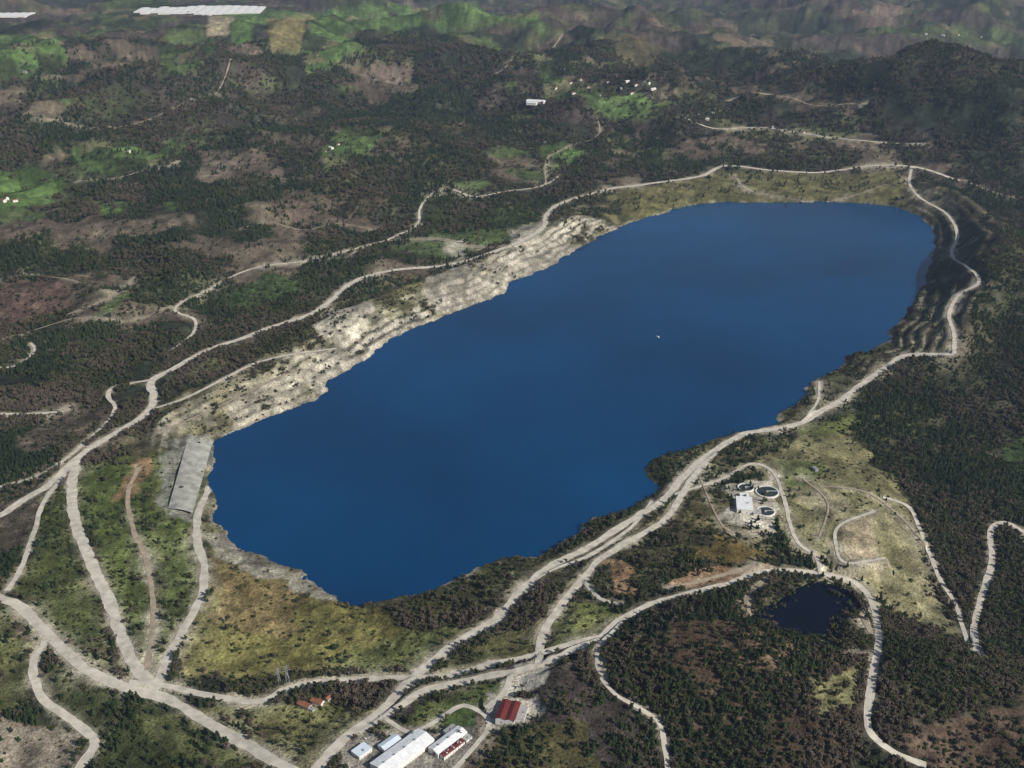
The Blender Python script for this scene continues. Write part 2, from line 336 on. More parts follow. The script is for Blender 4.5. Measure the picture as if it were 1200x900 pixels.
PATCHES = [
 # dark woodland masses
 ([(1000,440),(1060,425),(1130,425),(1150,330),(1210,240),(1210,610),(1150,600),(1125,690),(1085,610),(1040,560)],(0.042,0.046,0.028),.92,.7,2),
 ([(1085,610),(1130,690),(1160,760),(1210,800),(1210,560),(1140,560)],(0.035,0.042,0.024),1,.9,2),
 ([(80,105),(330,95),(600,120),(640,165),(480,215),(350,225),(120,270),(80,240)],(0.048,0.046,0.035),.97,.45,2),
 ([(0,40),(62,36),(80,72),(30,97),(-10,100)],GREEN,0,.9,0,True),
 ([(250,12),(420,5),(560,2),(640,38),(560,28),(420,34),(270,30)],GREEN,0,.9,2,True),
 ([(272,15),(303,15),(295,50),(272,52)],GREEN,0,1,0),([(312,22),(370,22),(352,62),(318,62)],(0.17,0.15,0.07),0,1,0),
 ([(185,52),(265,46),(232,82),(185,90)],(0.06,0.09,0.035),.05,.9,2,True),([(370,25),(412,25),(425,58),(360,88),(350,62)],GREEN,.03,.9,2,True),
 ([(245,20),(275,18),(268,42),(243,44)],TAN,0,.7,0),
 ([(120,0),(200,-5),(190,30),(110,35)],DKG,.1,.8,2,True),
 ([(612,62),(650,66),(665,98),(640,98)],GREEN,.02,.9,2,True),([(720,45),(782,52),(770,78),(722,80)],(0.09,0.08,0.045),.05,.8,2),
 ([(640,88),(690,98),(790,120),(770,138),(700,135),(635,115)],GREEN,.15,.8,2,True),([(640,170),(685,176),(665,192),(636,188)],GREEN,.05,.9,2),
 ([(375,175),(400,150),(465,150),(440,170),(410,188),(384,202)],GREEN,.08,.85,2,True),([(88,172),(150,165),(203,185),(150,207),(100,200)],GREEN,.08,.8,2,True),
 ([(188,165),(226,165),(215,182),(192,180)],GREEN,.05,.8,2),([(-10,198),(50,195),(78,215),(60,240),(-10,262)],GREEN,.03,.95,2,True),
 ([(103,235),(146,238),(135,252),(108,250)],GREEN,.03,.8,2),([(180,235),(210,238),(200,252)],GREEN,.03,.6,2),
 ([(258,350),(300,320),(348,333),(292,365)],(0.05,0.08,0.03),.15,.9,2),([(108,380),(160,343),(172,350),(115,388)],(0.06,0.09,0.03),.02,.9,2),
 ([(230,178),(322,178),(328,206),(240,212)],(0.14,0.115,0.09),.08,.8,2),([(-10,330),(80,325),(105,358),(30,378),(-10,372)],(0.13,0.085,0.072),.08,.8,2),
 ([(435,75),(482,80),(475,102),(440,92)],(0.17,0.135,0.11),.05,.8,2),([(300,230),(480,225),(440,250),(330,255)],MAUVE,.5,.6,2),
 ([(70,120),(140,100),(180,120),(120,140)],(0.06,0.075,0.035),.3,.6,2),
 ([(700,228),(850,200),(1060,200),(1062,236),(860,232),(740,252)],(0.125,0.12,0.055),.05,.8,1),
 ([(1022,0),(1062,0),(1052,32),(1020,30)],(0.16,0.12,0.1),0,.8,2),([(1000,42),(1130,36),(1210,38),(1210,48),(1100,50)],GREEN,.1,.6,2,True),
 ([(820,135),(900,150),(1000,160),(980,170),(860,160)],(0.1,0.11,0.05),.2,.7,2),
 ([(930,105),(1010,110),(1000,140),(940,130)],(0.15,0.115,0.085),.1,.7,2),
 ([(1165,520),(1210,508),(1210,552),(1170,552)],(0.05,0.085,0.03),.15,.8,2),([(1000,480),(1080,470),(1110,500),(1040,530)],(0.07,0.07,0.035),.6,.6,1),
 # left bank shelves
 ([(182,486),(290,432),(395,413),(380,455),(340,476),(250,512),(200,512)],(0.16,0.15,0.095),.12,.6,1),
 ([(200,440),(300,400),(400,350),(470,322),(520,330),(420,400),(300,425)],(0.11,0.11,0.058),.2,.6,1),
 ([(378,362),(430,352),(440,380),(405,410),(370,392)],ROCK,.03,.75,1),([(490,325),(600,303),(640,275),(685,282),(600,332),(520,358),(492,345)],ROCK,.02,.55,1),
 ([(365,415),(400,412),(405,432),(380,448),(350,445)],ROCK,.02,.6,1),([(520,285),(545,280),(550,300),(530,305)],PALE,.02,.6,1),([(590,262),(640,258),(630,280),(600,290)],PALE,.02,.6,1),
 ([(270,470),(340,440),(370,445),(320,475),(270,490)],ROCK,.05,.4,1),
 ([(495,250),(560,243),(640,250),(600,268),(520,275)],(0.04,0.055,0.022),.6,.9,1),
 # lower-left meadow
 ([(82,550),(160,535),(225,520),(250,570),(228,630),(240,690),(190,795),(150,760),(110,665),(88,610)],(0.09,0.115,0.038),.13,1,1),
 ([(175,530),(222,520),(215,600),(180,620)],(0.12,0.14,0.055),.1,.8,1),
 ([(10,690),(60,560),(84,570),(90,630),(150,790),(120,790),(60,745)],(0.075,0.09,0.034),.26,1,1),
 ([(246,640),(320,660),(395,705),(460,715),(560,715),(500,775),(450,790),(200,800),(240,700)],(0.15,0.14,0.052),.04,1,1),
 ([(250,655),(320,672),(360,705),(340,745),(250,730)],(0.19,0.14,0.075),.02,.6,1),
 ([(370,770),(470,740),(540,735),(480,785),(400,795)],(0.11,0.13,0.05),.05,.8,1),
 ([(440,712),(560,685),(618,660),(600,700),(560,730),(460,750)],(0.05,0.053,0.026),.5,.9,1),
 ([(200,830),(330,825),(440,830),(380,895),(330,890)],(0.14,0.14,0.058),.12,.9,1),
 ([(60,770),(180,820),(300,890),(250,930),(120,910),(110,860),(60,820)],(0.05,0.06,0.026),.3,1,1),
 ([(160,830),(200,835),(290,890),(250,900),(180,870)],(0.12,0.13,0.055),.05,.8,1),
 ([(-10,832),(60,838),(98,860),(95,890),(60,930),(-10,930)],(0.27,0.235,0.18),0,.8,1),([(0,690),(40,740),(35,820),(-10,830)],(0.11,0.12,0.05),.1,.9,1),
 ([(238,622),(290,640),(370,685),(395,705),(370,706),(300,672),(250,655)],(0.3,0.285,0.23),0,.85,1),
 ([(153,536),(180,534),(178,556),(160,585),(148,580)],ORANGE,0,.8,1),
 ([(190,516),(256,512),(236,575),(226,610),(190,604)],(0.22,0.22,0.19),0,.85,1),
 ([(560,690),(620,652),(690,612),(745,585),(765,552),(800,535),(790,562),(740,606),(680,638),(615,668),(590,700)],(0.045,0.045,0.025),.5,.85,1),
 ([(800,535),(905,500),(935,470),(990,425),(1036,405),(1030,420),(985,455),(950,485),(870,508)],(0.06,0.058,0.034),.3,.8,1),
 # centre foreground
 ([(640,735),(665,695),(700,700),(722,722),(700,742),(645,765)],(0.13,0.145,0.05),.03,1,1),([(500,790),(560,745),(630,730),(630,760),(570,778)],(0.14,0.135,0.055),.1,.9,1),
 ([(455,850),(560,798),(600,800),(580,835),(480,862)],(0.11,0.14,0.045),.1,.9,1),([(490,850),(545,835),(558,850),(520,862)],GREEN,.02,.8,1),
 ([(596,775),(655,770),(640,800),(600,812),(590,800)],PALE,0,.9,1),([(400,872),(470,850),(560,850),(540,905),(400,910)],(0.3,0.28,0.24),0,.85,0),
 ([(566,818),(624,812),(628,838),(600,858),(568,852)],PALE,0,.9,1),
 # plateau east
 ([(880,545),(960,495),(1010,520),(1065,590),(1090,660),(1128,745),(1060,730),(1010,672),(930,655),(915,600)],(0.17,0.16,0.085),.04,1,1),
 ([(900,542),(960,540),(965,565),(915,572)],(0.1,0.13,0.045),.02,.8,1),([(930,500),(990,485),(1005,500),(960,515)],(0.13,0.155,0.05),.02,.9,1),
 ([(938,575),(990,575),(990,610),(950,605)],(0.3,0.27,0.18),0,.6,1),([(985,612),(1022,604),(1034,668),(993,663)],(0.26,0.22,0.15),0,1,0),
 ([(1040,600),(1066,600),(1110,700),(1125,745),(1090,720)],(0.22,0.205,0.12),.04,.8,1),
 ([(800,640),(880,634),(900,655),(810,662)],(0.12,0.09,0.035),0,.95,1),([(775,680),(850,660),(905,662),(880,680),(782,696)],ORANGE,0,.85,1),
 ([(705,655),(740,650),(752,695),(725,692)],ORANGE,0,.75,1),([(740,640),(800,600),(850,600),(880,632),(800,638),(770,675)],(0.055,0.052,0.028),.45,.9,1),
 ([(800,575),(855,570),(862,605),(900,640),(860,632),(790,608)],(0.10,0.09,0.045),.15,.9,1),
 ([(856,566),(910,558),(924,600),(904,620),(856,616)],PALE,0,.85,1),
 # south-east hill
 ([(700,760),(760,715),(870,690),(880,720),(1010,770),(1015,830),(960,900),(800,920),(770,850)],(0.085,0.058,0.04),.7,.85,2),
 ([(770,740),(870,710),(930,760),(900,800),(790,790)],(0.12,0.08,0.053),.25,.7,1),([(940,790),(1005,775),(1010,830),(960,840)],(0.15,0.15,0.07),.1,.9,1),
 ([(1060,845),(1210,830),(1210,920),(1060,920)],(0.13,0.09,0.065),.3,.8,1),([(560,905),(590,850),(690,840),(700,905)],(0.085,0.08,0.035),.45,.9,1),
 ([(895,695),(960,688),(1010,706),(1022,748),(980,752),(900,732)],(0.06,0.055,0.03),.3,.9,1),
 ([(1030,700),(1120,745),(1200,780),(1200,830),(1040,840)],(0.05,0.05,0.025),.9,.8,1),
 ([(960,655),(1020,665),(1015,700),(970,690)],(0.2,0.18,0.11),.02,.8,1),
]
for p in PATCHES: patch(*p)
verge = np.exp(-np.maximum(RD, 0)/7)*sstep(.3, .58, n3*.6+n2*.4)+.6*np.exp(-np.maximum(RD, 0)/20)*sstep(.53, .63, n2)
verge = np.where(R < 5500, verge, verge*.4)
COL = mix(COL, c3((0.33,0.3,0.235)), np.clip(verge*.75, 0, .9))
shn = (1-sstep(3, 18, D))*(S > 0)*sstep(.36, .55, n3)*(1-.7*benchE)
COL = mix(COL, c3((0.24,0.22,0.17)), shn*.75)
COL *= (0.4+1.2*n3)[..., None]*(0.6+0.8*n4)[..., None]*(0.65+.7*n2)[..., None]
streak = fbm(X*.3+Y*1.0, Y*.3-X*1.0, 90, 4, 610); COL *= (.75+.5*streak)[..., None]
COL = np.where((S < 0)[..., None], c3((0.02,0.05,0.06)), COL)
tdm = TD*sstep(2, 8, RD)*sstep(4, 14, S)
far = sstep(4500, 7000, R)
H += far*tdm*(fbm(X, Y, 34, 3, 301)-.3)*20

# ------------------------------------------------------------------ material helpers
def new_mat(name):
    m = bpy.data.materials.new(name); m.use_nodes = True
    return m, m.node_tree, m.node_tree.nodes["Principled BSDF"]
def setp(b, **k):
    for n_, v in k.items():
        n_ = n_.replace('_', ' ')
        if n_ in b.inputs: b.inputs[n_].default_value = v
def noisy_mat(name, col, var=.25, scale=.2, rough=.85, bump=0, spec=.2, metal=0):
    m, t, b = new_mat(name)
    g = t.nodes.new("ShaderNodeNewGeometry"); n = t.nodes.new("ShaderNodeTexNoise"); n.inputs["Scale"].default_value = scale; n.inputs["Detail"].default_value = 6
    t.links.new(g.outputs["Position"], n.inputs["Vector"])
    r = t.nodes.new("ShaderNodeValToRGB"); r.color_ramp.elements[0].position = .3; r.color_ramp.elements[1].position = .7
    r.color_ramp.elements[0].color = (*[c*(1-var) for c in col], 1); r.color_ramp.elements[1].color = (*[min(c*(1+var), .9) for c in col], 1)
    t.links.new(n.outputs[0], r.inputs[0]); t.links.new(r.outputs[0], b.inputs["Base Color"])
    setp(b, Roughness=rough, Metallic=metal)
    b.inputs["Specular IOR Level"].default_value = spec
    if bump:
        bp = t.nodes.new("ShaderNodeBump"); bp.inputs["Distance"].default_value = bump; t.links.new(n.outputs[0], bp.inputs["Height"]); t.links.new(bp.outputs[0], b.inputs["Normal"])
    return m

mt, t, b = new_mat("terrain_ground")
at = t.nodes.new("ShaderNodeAttribute"); at.attribute_name = "Col"
g = t.nodes.new("ShaderNodeNewGeometry")
def tn(scale, detail=5, rough=.6):
    n = t.nodes.new("ShaderNodeTexNoise"); n.inputs["Scale"].default_value = scale; n.inputs["Detail"].default_value = detail; n.inputs["Roughness"].default_value = rough
    t.links.new(g.outputs["Position"], n.inputs["Vector"]); return n
na_ = tn(.035); nb_ = tn(.22, 3, .7)
def mr(src, lo, hi, a_=.3, b_=.7):
    m = t.nodes.new("ShaderNodeMapRange"); m.inputs[1].default_value = a_; m.inputs[2].default_value = b_; m.inputs[3].default_value = lo; m.inputs[4].default_value = hi
    t.links.new(src, m.inputs[0]); return m
m1 = mr(na_.outputs[0], .65, 1.35); m2 = mr(nb_.outputs[0], .4, 1.6)
mu = t.nodes.new("ShaderNodeMath"); mu.operation = 'MULTIPLY'; t.links.new(m1.outputs[0], mu.inputs[0]); t.links.new(m2.outputs[0], mu.inputs[1])
vm = t.nodes.new("ShaderNodeVectorMath"); vm.operation = 'SCALE'; t.links.new(at.outputs["Color"], vm.inputs[0]); t.links.new(mu.outputs[0], vm.inputs["Scale"])
t.links.new(vm.outputs[0], b.inputs["Base Color"]); setp(b, Roughness=1.0); b.inputs["Specular IOR Level"].default_value = 0.0
bp = t.nodes.new("ShaderNodeBump"); bp.inputs["Distance"].default_value = 3; bp.inputs["Strength"].default_value = .9
t.links.new(nb_.outputs[0], bp.inputs["Height"]); t.links.new(bp.outputs[0], b.inputs["Normal"])

def grid_mesh(name, X, Y, Z, col, mat):
    nr_, nc = X.shape
    me = bpy.data.meshes.new(name)
    co = np.stack([X, Y, Z], -1).reshape(-1, 3).astype(np.float32)
    me.vertices.add(len(co)); me.vertices.foreach_set("co", co.ravel())
    i = np.arange(nr_-1)[:, None]*nc+np.arange(nc-1)[None, :]
    f = np.stack([i, i+1, i+nc+1, i+nc], -1).reshape(-1, 4).astype(np.int32)
    me.loops.add(f.size); me.loops.foreach_set("vertex_index", f.ravel())
    me.polygons.add(len(f)); me.polygons.foreach_set("loop_start", np.arange(0, f.size, 4, dtype=np.int32))
    try: me.polygons.foreach_set("loop_total", np.full(len(f), 4, np.int32))
    except Exception: pass
    me.update(calc_edges=True)
    me.shade_smooth()
    if col is not None:
        ca = me.color_attributes.new("Col", 'FLOAT_COLOR', 'POINT')
        c4 = np.ones((len(co), 4), np.float32); c4[:, :3] = col.reshape(-1, 3); ca.data.foreach_set("color", c4.ravel())
    me.materials.append(mat)
    ob = bpy.data.objects.new(name, me); scene.collection.objects.link(ob); return ob
grid_mesh("terrain", X, Y, H, COL, mt)

# ------------------------------------------------------------------ roads
m_gravel = noisy_mat("pale_gravel", (0.51,0.475,0.405), .22, .07, .95, 0, .05)
m_dirt = noisy_mat("dirt", (0.34,0.28,0.21), .25, .09, .95, 0, .05)
for ri, (kind, wd, xs, ys, tt) in enumerate(roads):
    tx = np.gradient(xs); ty = np.gradient(ys); L = np.hypot(tx, ty)+1e-9; nx, ny = ty/L, -tx/L
    n = len(xs); hwL = wd/2*(1+.5*(fbm(xs, ys, 30, 4, 400+ri, .65)-.5)*2); hwR = wd/2*(1+.5*(fbm(xs, ys, 30, 4, 500+ri, .65)-.5)*2)
    ks = np.linspace(-1, 1, 7)
    gx = np.stack([xs+nx*np.where(k < 0, hwL, hwR)*k for k in ks], 1); gy = np.stack([ys+ny*np.where(k < 0, hwL, hwR)*k for k in ks], 1)
    rad = np.hypot(gx, gy)
    gz = samp(H, gx, gy)+.35+np.maximum(rad-1500, 0)*.00035+ri*.012
    grid_mesh(kind, gx[::-1], gy[::-1], gz[::-1], None, m_gravel if kind == 'gravel_road' else m_dirt)

# ------------------------------------------------------------------ water
def water_mat(name, c1, c2, spec=.5):
    m, t, b = new_mat(name)
    g = t.nodes.new("ShaderNodeNewGeometry")
    n = t.nodes.new("ShaderNodeTexNoise"); n.inputs["Scale"].default_value = .0014; n.inputs["Detail"].default_value = 5; t.links.new(g.outputs["Position"], n.inputs["Vector"])
    r = t.nodes.new("ShaderNodeValToRGB"); r.color_ramp.elements[0].position = .35; r.color_ramp.elements[1].position = .65
    r.color_ramp.elements[0].color = (*c1, 1); r.color_ramp.elements[1].color = (*c2, 1)
    t.links.new(n.outputs[0], r.inputs[0]); t.links.new(r.outputs[0], b.inputs["Base Color"])
    setp(b, Roughness=.16, IOR=1.33); b.inputs["Specular IOR Level"].default_value = spec
    n2_ = t.nodes.new("ShaderNodeTexNoise"); n2_.inputs["Scale"].default_value = .12; n2_.inputs["Detail"].default_value = 6; t.links.new(g.outputs["Position"], n2_.inputs["Vector"])
    n3_ = t.nodes.new("ShaderNodeTexNoise"); n3_.inputs["Scale"].default_value = .004; n3_.inputs["Detail"].default_value = 4; t.links.new(g.outputs["Position"], n3_.inputs["Vector"])
    m3 = t.nodes.new("ShaderNodeMapRange"); m3.inputs[1].default_value = .35; m3.inputs[2].default_value = .65; m3.inputs[3].default_value = .15; m3.inputs[4].default_value = .7
    t.links.new(n3_.outputs[0], m3.inputs[0])
    bp = t.nodes.new("ShaderNodeBump"); bp.inputs["Distance"].default_value = .6; t.links.new(m3.outputs[0], bp.inputs["Strength"])
    t.links.new(n2_.outputs[0], bp.inputs["Height"]); t.links.new(bp.outputs[0], b.inputs["Normal"])
    return m
def poly_obj(name, pts, z, mat, grow=0):
    n = len(pts); out = []
    ar = sum(pts[i][0]*pts[(i+1) % n][1]-pts[(i+1) % n][0]*pts[i][1] for i in range(n))
    sg = 1 if ar > 0 else -1
    for i in range(n):
        a_, c_ = pts[i-1], pts[(i+1) % n]; dx, dy = c_[0]-a_[0], c_[1]-a_[1]; L = math.hypot(dx, dy)+1e-9
        out.append((pts[i][0]+sg*dy/L*grow, pts[i][1]-sg*dx/L*grow, z))
    if sg < 0: out = out[::-1]
    me = bpy.data.meshes.new(name); me.from_pydata(out, [], [list(range(n))]); me.materials.append(mat)
    ob = bpy.data.objects.new(name, me); scene.collection.objects.link(ob); return ob
poly_obj("lake_water", lake, 0, water_mat("lake_water", (0.0002,0.03,0.092), (0.0004,0.05,0.148), .32), 24)
poly_obj("pond_water", pond, pond_z, water_mat("pond_water", (0.002,0.004,0.012), (0.002,0.005,0.016), .2), 8)

# ------------------------------------------------------------------ vegetation
def foliage_mat(name, cols, seed):
    m, t, b = new_mat(name)
    g = t.nodes.new("ShaderNodeNewGeometry"); n = t.nodes.new("ShaderNodeTexNoise"); n.inputs["Scale"].default_value = .006; n.inputs["Detail"].default_value = 3
    mp = t.nodes.new("ShaderNodeMapping"); mp.inputs["Location"].default_value = (seed, seed, 0)
    t.links.new(g.outputs["Position"], mp.inputs[0]); t.links.new(mp.outputs[0], n.inputs["Vector"])
    oi = t.nodes.new("ShaderNodeObjectInfo")
    ma = t.nodes.new("ShaderNodeMath"); ma.operation = 'MULTIPLY_ADD'; ma.inputs[1].default_value = .3; t.links.new(oi.outputs["Random"], ma.inputs[0])
    t.links.new(n.outputs[0], ma.inputs[2])
    r = t.nodes.new("ShaderNodeValToRGB"); els = r.color_ramp.elements
    els[0].position = .45; els[1].position = .85; els[0].color = (*cols[0], 1); els[1].color = (*cols[-1], 1)
    for k, c in enumerate(cols[1:-1]):
        el = els.new(.45+.4*(k+1)/(len(cols)-1)); el.color = (*c, 1)
    t.links.new(ma.outputs[0], r.inputs[0])
    t.links.new(r.outputs[0], b.inputs["Base Color"]); setp(b, Roughness=.95); b.inputs["Specular IOR Level"].default_value = 0.0
    return m
m_bark = noisy_mat("bark", (0.09,0.07,0.05), .2, .5)
m_broad = foliage_mat("broadleaf_foliage", [(0.032,0.044,0.02),(0.06,0.065,0.03),(0.08,0.064,0.05),(0.105,0.086,0.066)], 0)
m_coni = foliage_mat("conifer_foliage", [(0.018,0.028,0.016),(0.028,0.042,0.02),(0.046,0.058,0.026)], 500)
m_shrub = foliage_mat("shrub_foliage", [(0.025,0.036,0.013),(0.045,0.055,0.02),(0.07,0.065,0.028)], 900)
def tree_mesh(name, kind, seed, leaf):
    r = random.Random(seed); bm = bmesh.new()
    def tube(p0, p1, r0, r1, n=5):
        p0 = Vector(p0); p1 = Vector(p1); d = (p1-p0).normalized(); q = d.to_track_quat('Z', 'Y')
        a_ = [bm.verts.new(p0+q @ Vector((math.cos(k*2*math.pi/n)*r0, math.sin(k*2*math.pi/n)*r0, 0))) for k in range(n)]
        b_ = [bm.verts.new(p1+q @ Vector((math.cos(k*2*math.pi/n)*r1, math.sin(k*2*math.pi/n)*r1, 0))) for k in range(n)]
        for k in range(n): f = bm.faces.new((a_[k], a_[(k+1) % n], b_[(k+1) % n], b_[k])); f.material_index = 1
    def clump(c, s, q=1.0):
        nv = Vector((r.uniform(-1, 1), r.uniform(-1, 1), r.uniform(-.3, 1))).normalized(); qq = nv.to_track_quat('Z', 'Y')
        k = r.choice((4, 5)); vs = [bm.verts.new(c+qq @ Vector((math.cos(i*6.283/k)*s*r.uniform(.6, 1.3), math.sin(i*6.283/k)*s*r.uniform(.6, 1.3), r.uniform(-.2, .2)*s))) for i in range(k)]
        bm.faces.new(vs)
    if kind == 'broad':
        tube((0, 0, -1), (0, 0, 5.5), .4, .18)
        cs = [(Vector((r.uniform(-2.4, 2.4), r.uniform(-2.4, 2.4), r.uniform(4, 8.5))), r.uniform(1.6, 2.6)) for _ in range(5)]
        for c, s in cs:
            tube((0, 0, 3), c, .16, .06, 3)
            ret = bmesh.ops.create_icosphere(bm, subdivisions=1, radius=s*.75, matrix=Matrix.Translation(c))
            for v in ret['verts']: v.co += Vector((r.uniform(-.5, .5), r.uniform(-.5, .5), r.uniform(-.5, .5)))*s*.6
            for _ in range(8):
                d = Vector((r.gauss(0, 1), r.gauss(0, 1), r.gauss(0, .8))).normalized(); clump(c+d*s*r.uniform(.7, 1.15), s*.45)
    elif kind == 'coni':
        tube((0, 0, -1), (0, 0, 9), .35, .05)
        for L in range(4):
            z = 2.4+L*1.9; rad = 3.5*(1-L/5.4)
            top = bm.verts.new((r.uniform(-.5, .5), r.uniform(-.5, .5), z+2.4)); n = 9; ring = []
            for k in range(n):
                q = rad*r.uniform(.6, 1.25)*(1.15 if k % 2 else .7); ring.append(bm.verts.new((math.cos(k*6.283/n)*q, math.sin(k*6.283/n)*q, z+r.uniform(-.7, .8))))
            for k in range(n): bm.faces.new((ring[k], ring[(k+1) % n], top))
        for _ in range(14):
            z = r.uniform(2, 9); q = 3.2*(1-z/13); an = r.uniform(0, 6.283); clump(Vector((math.cos(an)*q, math.sin(an)*q, z)), .8)
    else:
        tube((0, 0, -.4), (0, 0, .8), .15, .08, 4)
        for _ in range(3):
            c = Vector((r.uniform(-.8, .8), r.uniform(-.8, .8), r.uniform(.6, 1.2)))
            ret = bmesh.ops.create_icosphere(bm, subdivisions=1, radius=.8, matrix=Matrix.Translation(c))
            for v in ret['verts']: v.co += Vector((r.uniform(-.4, .4), r.uniform(-.4, .4), r.uniform(-.3, .3)))
            for _ in range(4):
                d = Vector((r.gauss(0, 1), r.gauss(0, 1), r.gauss(0, .8))).normalized(); clump(c+d*.9, .4)
    me = bpy.data.meshes.new(name); bm.to_mesh(me); bm.free()
    me.materials.append(leaf); me.materials.append(m_bark)
    return bpy.data.objects.new(name, me)
def scatter(name, src, xs, ys, scl):
    zs = samp(H, xs, ys)-.3
    me = bpy.data.meshes.new(name); me.vertices.add(len(xs))
    me.vertices.foreach_set("co", np.stack([xs, ys, zs], -1).astype(np.float32).ravel())
    a1 = me.attributes.new("scl", 'FLOAT_VECTOR', 'POINT')
    sv = np.stack([scl*rng.uniform(.85, 1.25, len(xs)), scl*rng.uniform(.85, 1.25, len(xs)), scl*rng.uniform(.7, 1.25, len(xs))], -1); a1.data.foreach_set("vector", sv.astype(np.float32).ravel())
    a2 = me.attributes.new("rot", 'FLOAT_VECTOR', 'POINT')
    rv = np.zeros((len(xs), 3), np.float32); rv[:, 2] = rng.uniform(0, 6.28, len(xs)); a2.data.foreach_set("vector", rv.ravel())
    ob = bpy.data.objects.new(name, me); scene.collection.objects.link(ob)
    ng = bpy.data.node_groups.new(name, 'GeometryNodeTree')
    ng.interface.new_socket("Geometry", in_out='INPUT', socket_type='NodeSocketGeometry'); ng.interface.new_socket("Geometry", in_out='OUTPUT', socket_type='NodeSocketGeometry')
    gi = ng.nodes.new("NodeGroupInput"); go = ng.nodes.new("NodeGroupOutput"); ip = ng.nodes.new("GeometryNodeInstanceOnPoints"); oi = ng.nodes.new("GeometryNodeObjectInfo")
    oi.inputs["Object"].default_value = src; oi.inputs["As Instance"].default_value = True
    s1 = ng.nodes.new("GeometryNodeInputNamedAttribute"); s1.data_type = 'FLOAT_VECTOR'; s1.inputs[0].default_value = "scl"
    s2 = ng.nodes.new("GeometryNodeInputNamedAttribute"); s2.data_type = 'FLOAT_VECTOR'; s2.inputs[0].default_value = "rot"
    ng.links.new(gi.outputs[0], ip.inputs["Points"]); ng.links.new(oi.outputs["Geometry"], ip.inputs["Instance"])
    ng.links.new(s1.outputs[0], ip.inputs["Scale"]); ng.links.new(s2.outputs[0], ip.inputs["Rotation"]); ng.links.new(ip.outputs[0], go.inputs[0])
    md = ob.modifiers.new("scatter", 'NODES'); md.node_group = ng
    return ob
def cand(n, r0, r1):
    r = np.sqrt(rng.uniform(r0*r0, r1*r1, n)); a_ = rng.uniform(math.radians(-35), math.radians(35), n)
    return r*np.sin(a_), r*np.cos(a_), r
xa, ya, ra = cand(420000, 880, 7200); xb, yb, rb = cand(110000, 880, 3200)
xs = np.concatenate([xa, xb]); ys = np.concatenate([ya, yb]); r = np.concatenate([ra, rb])
td = samp(tdm, xs, ys); nn = fbm(xs, ys, 60, 4, 777)
p = td*np.clip((2900/r)**1.5, 0, 1)*(.12+.88*sstep(.4, .52, nn+.3*(td-.5)))*1.1
k = rng.uniform(0, 1, len(xs)) < p; xs, ys, r = xs[k], ys[k], r[k]
scl = rng.uniform(.6, 1.3, len(xs))*np.clip((r/2800)**.7, 1, 1.9)
con = fbm(xs, ys, 300, 4, 888)+rng.uniform(-.08, .08, len(xs)) > .55
vid = rng.integers(0, 3, len(xs))
for v in range(3):
    k = (~con) & (vid == v); scatter("broadleaf_forest", tree_mesh("broadleaf_tree_part", 'broad', 10+v, m_broad), xs[k], ys[k], scl[k])
for v in range(2):
    k = con & ((vid % 2) == v); scatter("conifer_forest", tree_mesh("conifer_tree_part", 'coni', 20+v, m_coni), xs[k], ys[k], scl[k])
xs, ys, r = cand(300000, 880, 3800)
ok = samp(np.clip(.12+sstep(.5, .6, n3)*.7, 0, 1)*sstep(1, 6, RD)*sstep(3, 8, S)*np.clip(.12+TD*1.6, 0, .8)*((COL.sum(-1) < .55)), xs, ys)
k = rng.uniform(0, 1, len(xs)) < ok*.8*np.clip((2400/r)**1.8, 0, 1); xs, ys, r = xs[k], ys[k], r[k]
scatter("shrubs", tree_mesh("shrub_part", 'shrub', 31, m_shrub), xs, ys, rng.uniform(.8, 2.3, len(xs)))

# ------------------------------------------------------------------ buildings
m_white = noisy_mat("white_render", (0.72,0.70,0.66), .08, .3, .8)
m_wroof = noisy_mat("white_metal_roof", (0.74,0.75,0.76), .12, .15, .5)
m_bluer = noisy_mat("pale_blue_roof", (0.6,0.68,0.76), .08, .15, .5)
m_red = noisy_mat("dark_red_roof", (0.13,0.026,0.024), .3, .3, .7)
m_tile = noisy_mat("clay_tile_roof", (0.24,0.1,0.06), .35, .4, .85)
m_grey = noisy_mat("grey_roof", (0.28,0.29,0.3), .2, .3, .7)
m_conc = noisy_mat("concrete", (0.4,0.39,0.36), .15, .2, .9)
m_glass = noisy_mat("window_glass", (0.03,0.04,0.05), .2, .5, .15, 0, .5)
m_dark = noisy_mat("dark_water", (0.025,0.035,0.035), .2, .3, .3, 0, .5)
m_steel = noisy_mat("galvanised_steel", (0.4,0.41,0.42), .1, .5, .5, 0, .5, .3)
m_rub = noisy_mat("rubber", (0.03,0.03,0.03), .1, 1)
def mesh_child(name, verts, faces, mat, parent):
    me = bpy.data.meshes.new(name); me.from_pydata(verts, [], faces); me.materials.append(mat)
    ob = bpy.data.objects.new(name, me); scene.collection.objects.link(ob); ob.parent = parent; return ob
def box(name, c, s, mat, parent):
    x, y, z = c; a_, b_, h = s[0]/2, s[1]/2, s[2]/2
    v = [(x+i*a_, y+j*b_, z+k*h) for k in (-1, 1) for j in (-1, 1) for i in (-1, 1)]
    return mesh_child(name, v, [(0,2,3,1),(4,5,7,6),(0,1,5,4),(2,6,7,3),(0,4,6,2),(1,3,7,5)], mat, parent)
def empty(name, x, y, z, rot=0):
    ob = bpy.data.objects.new(name, None); scene.collection.objects.link(ob); ob.location = (x, y, z); ob.rotation_euler = (0, 0, rot); return ob
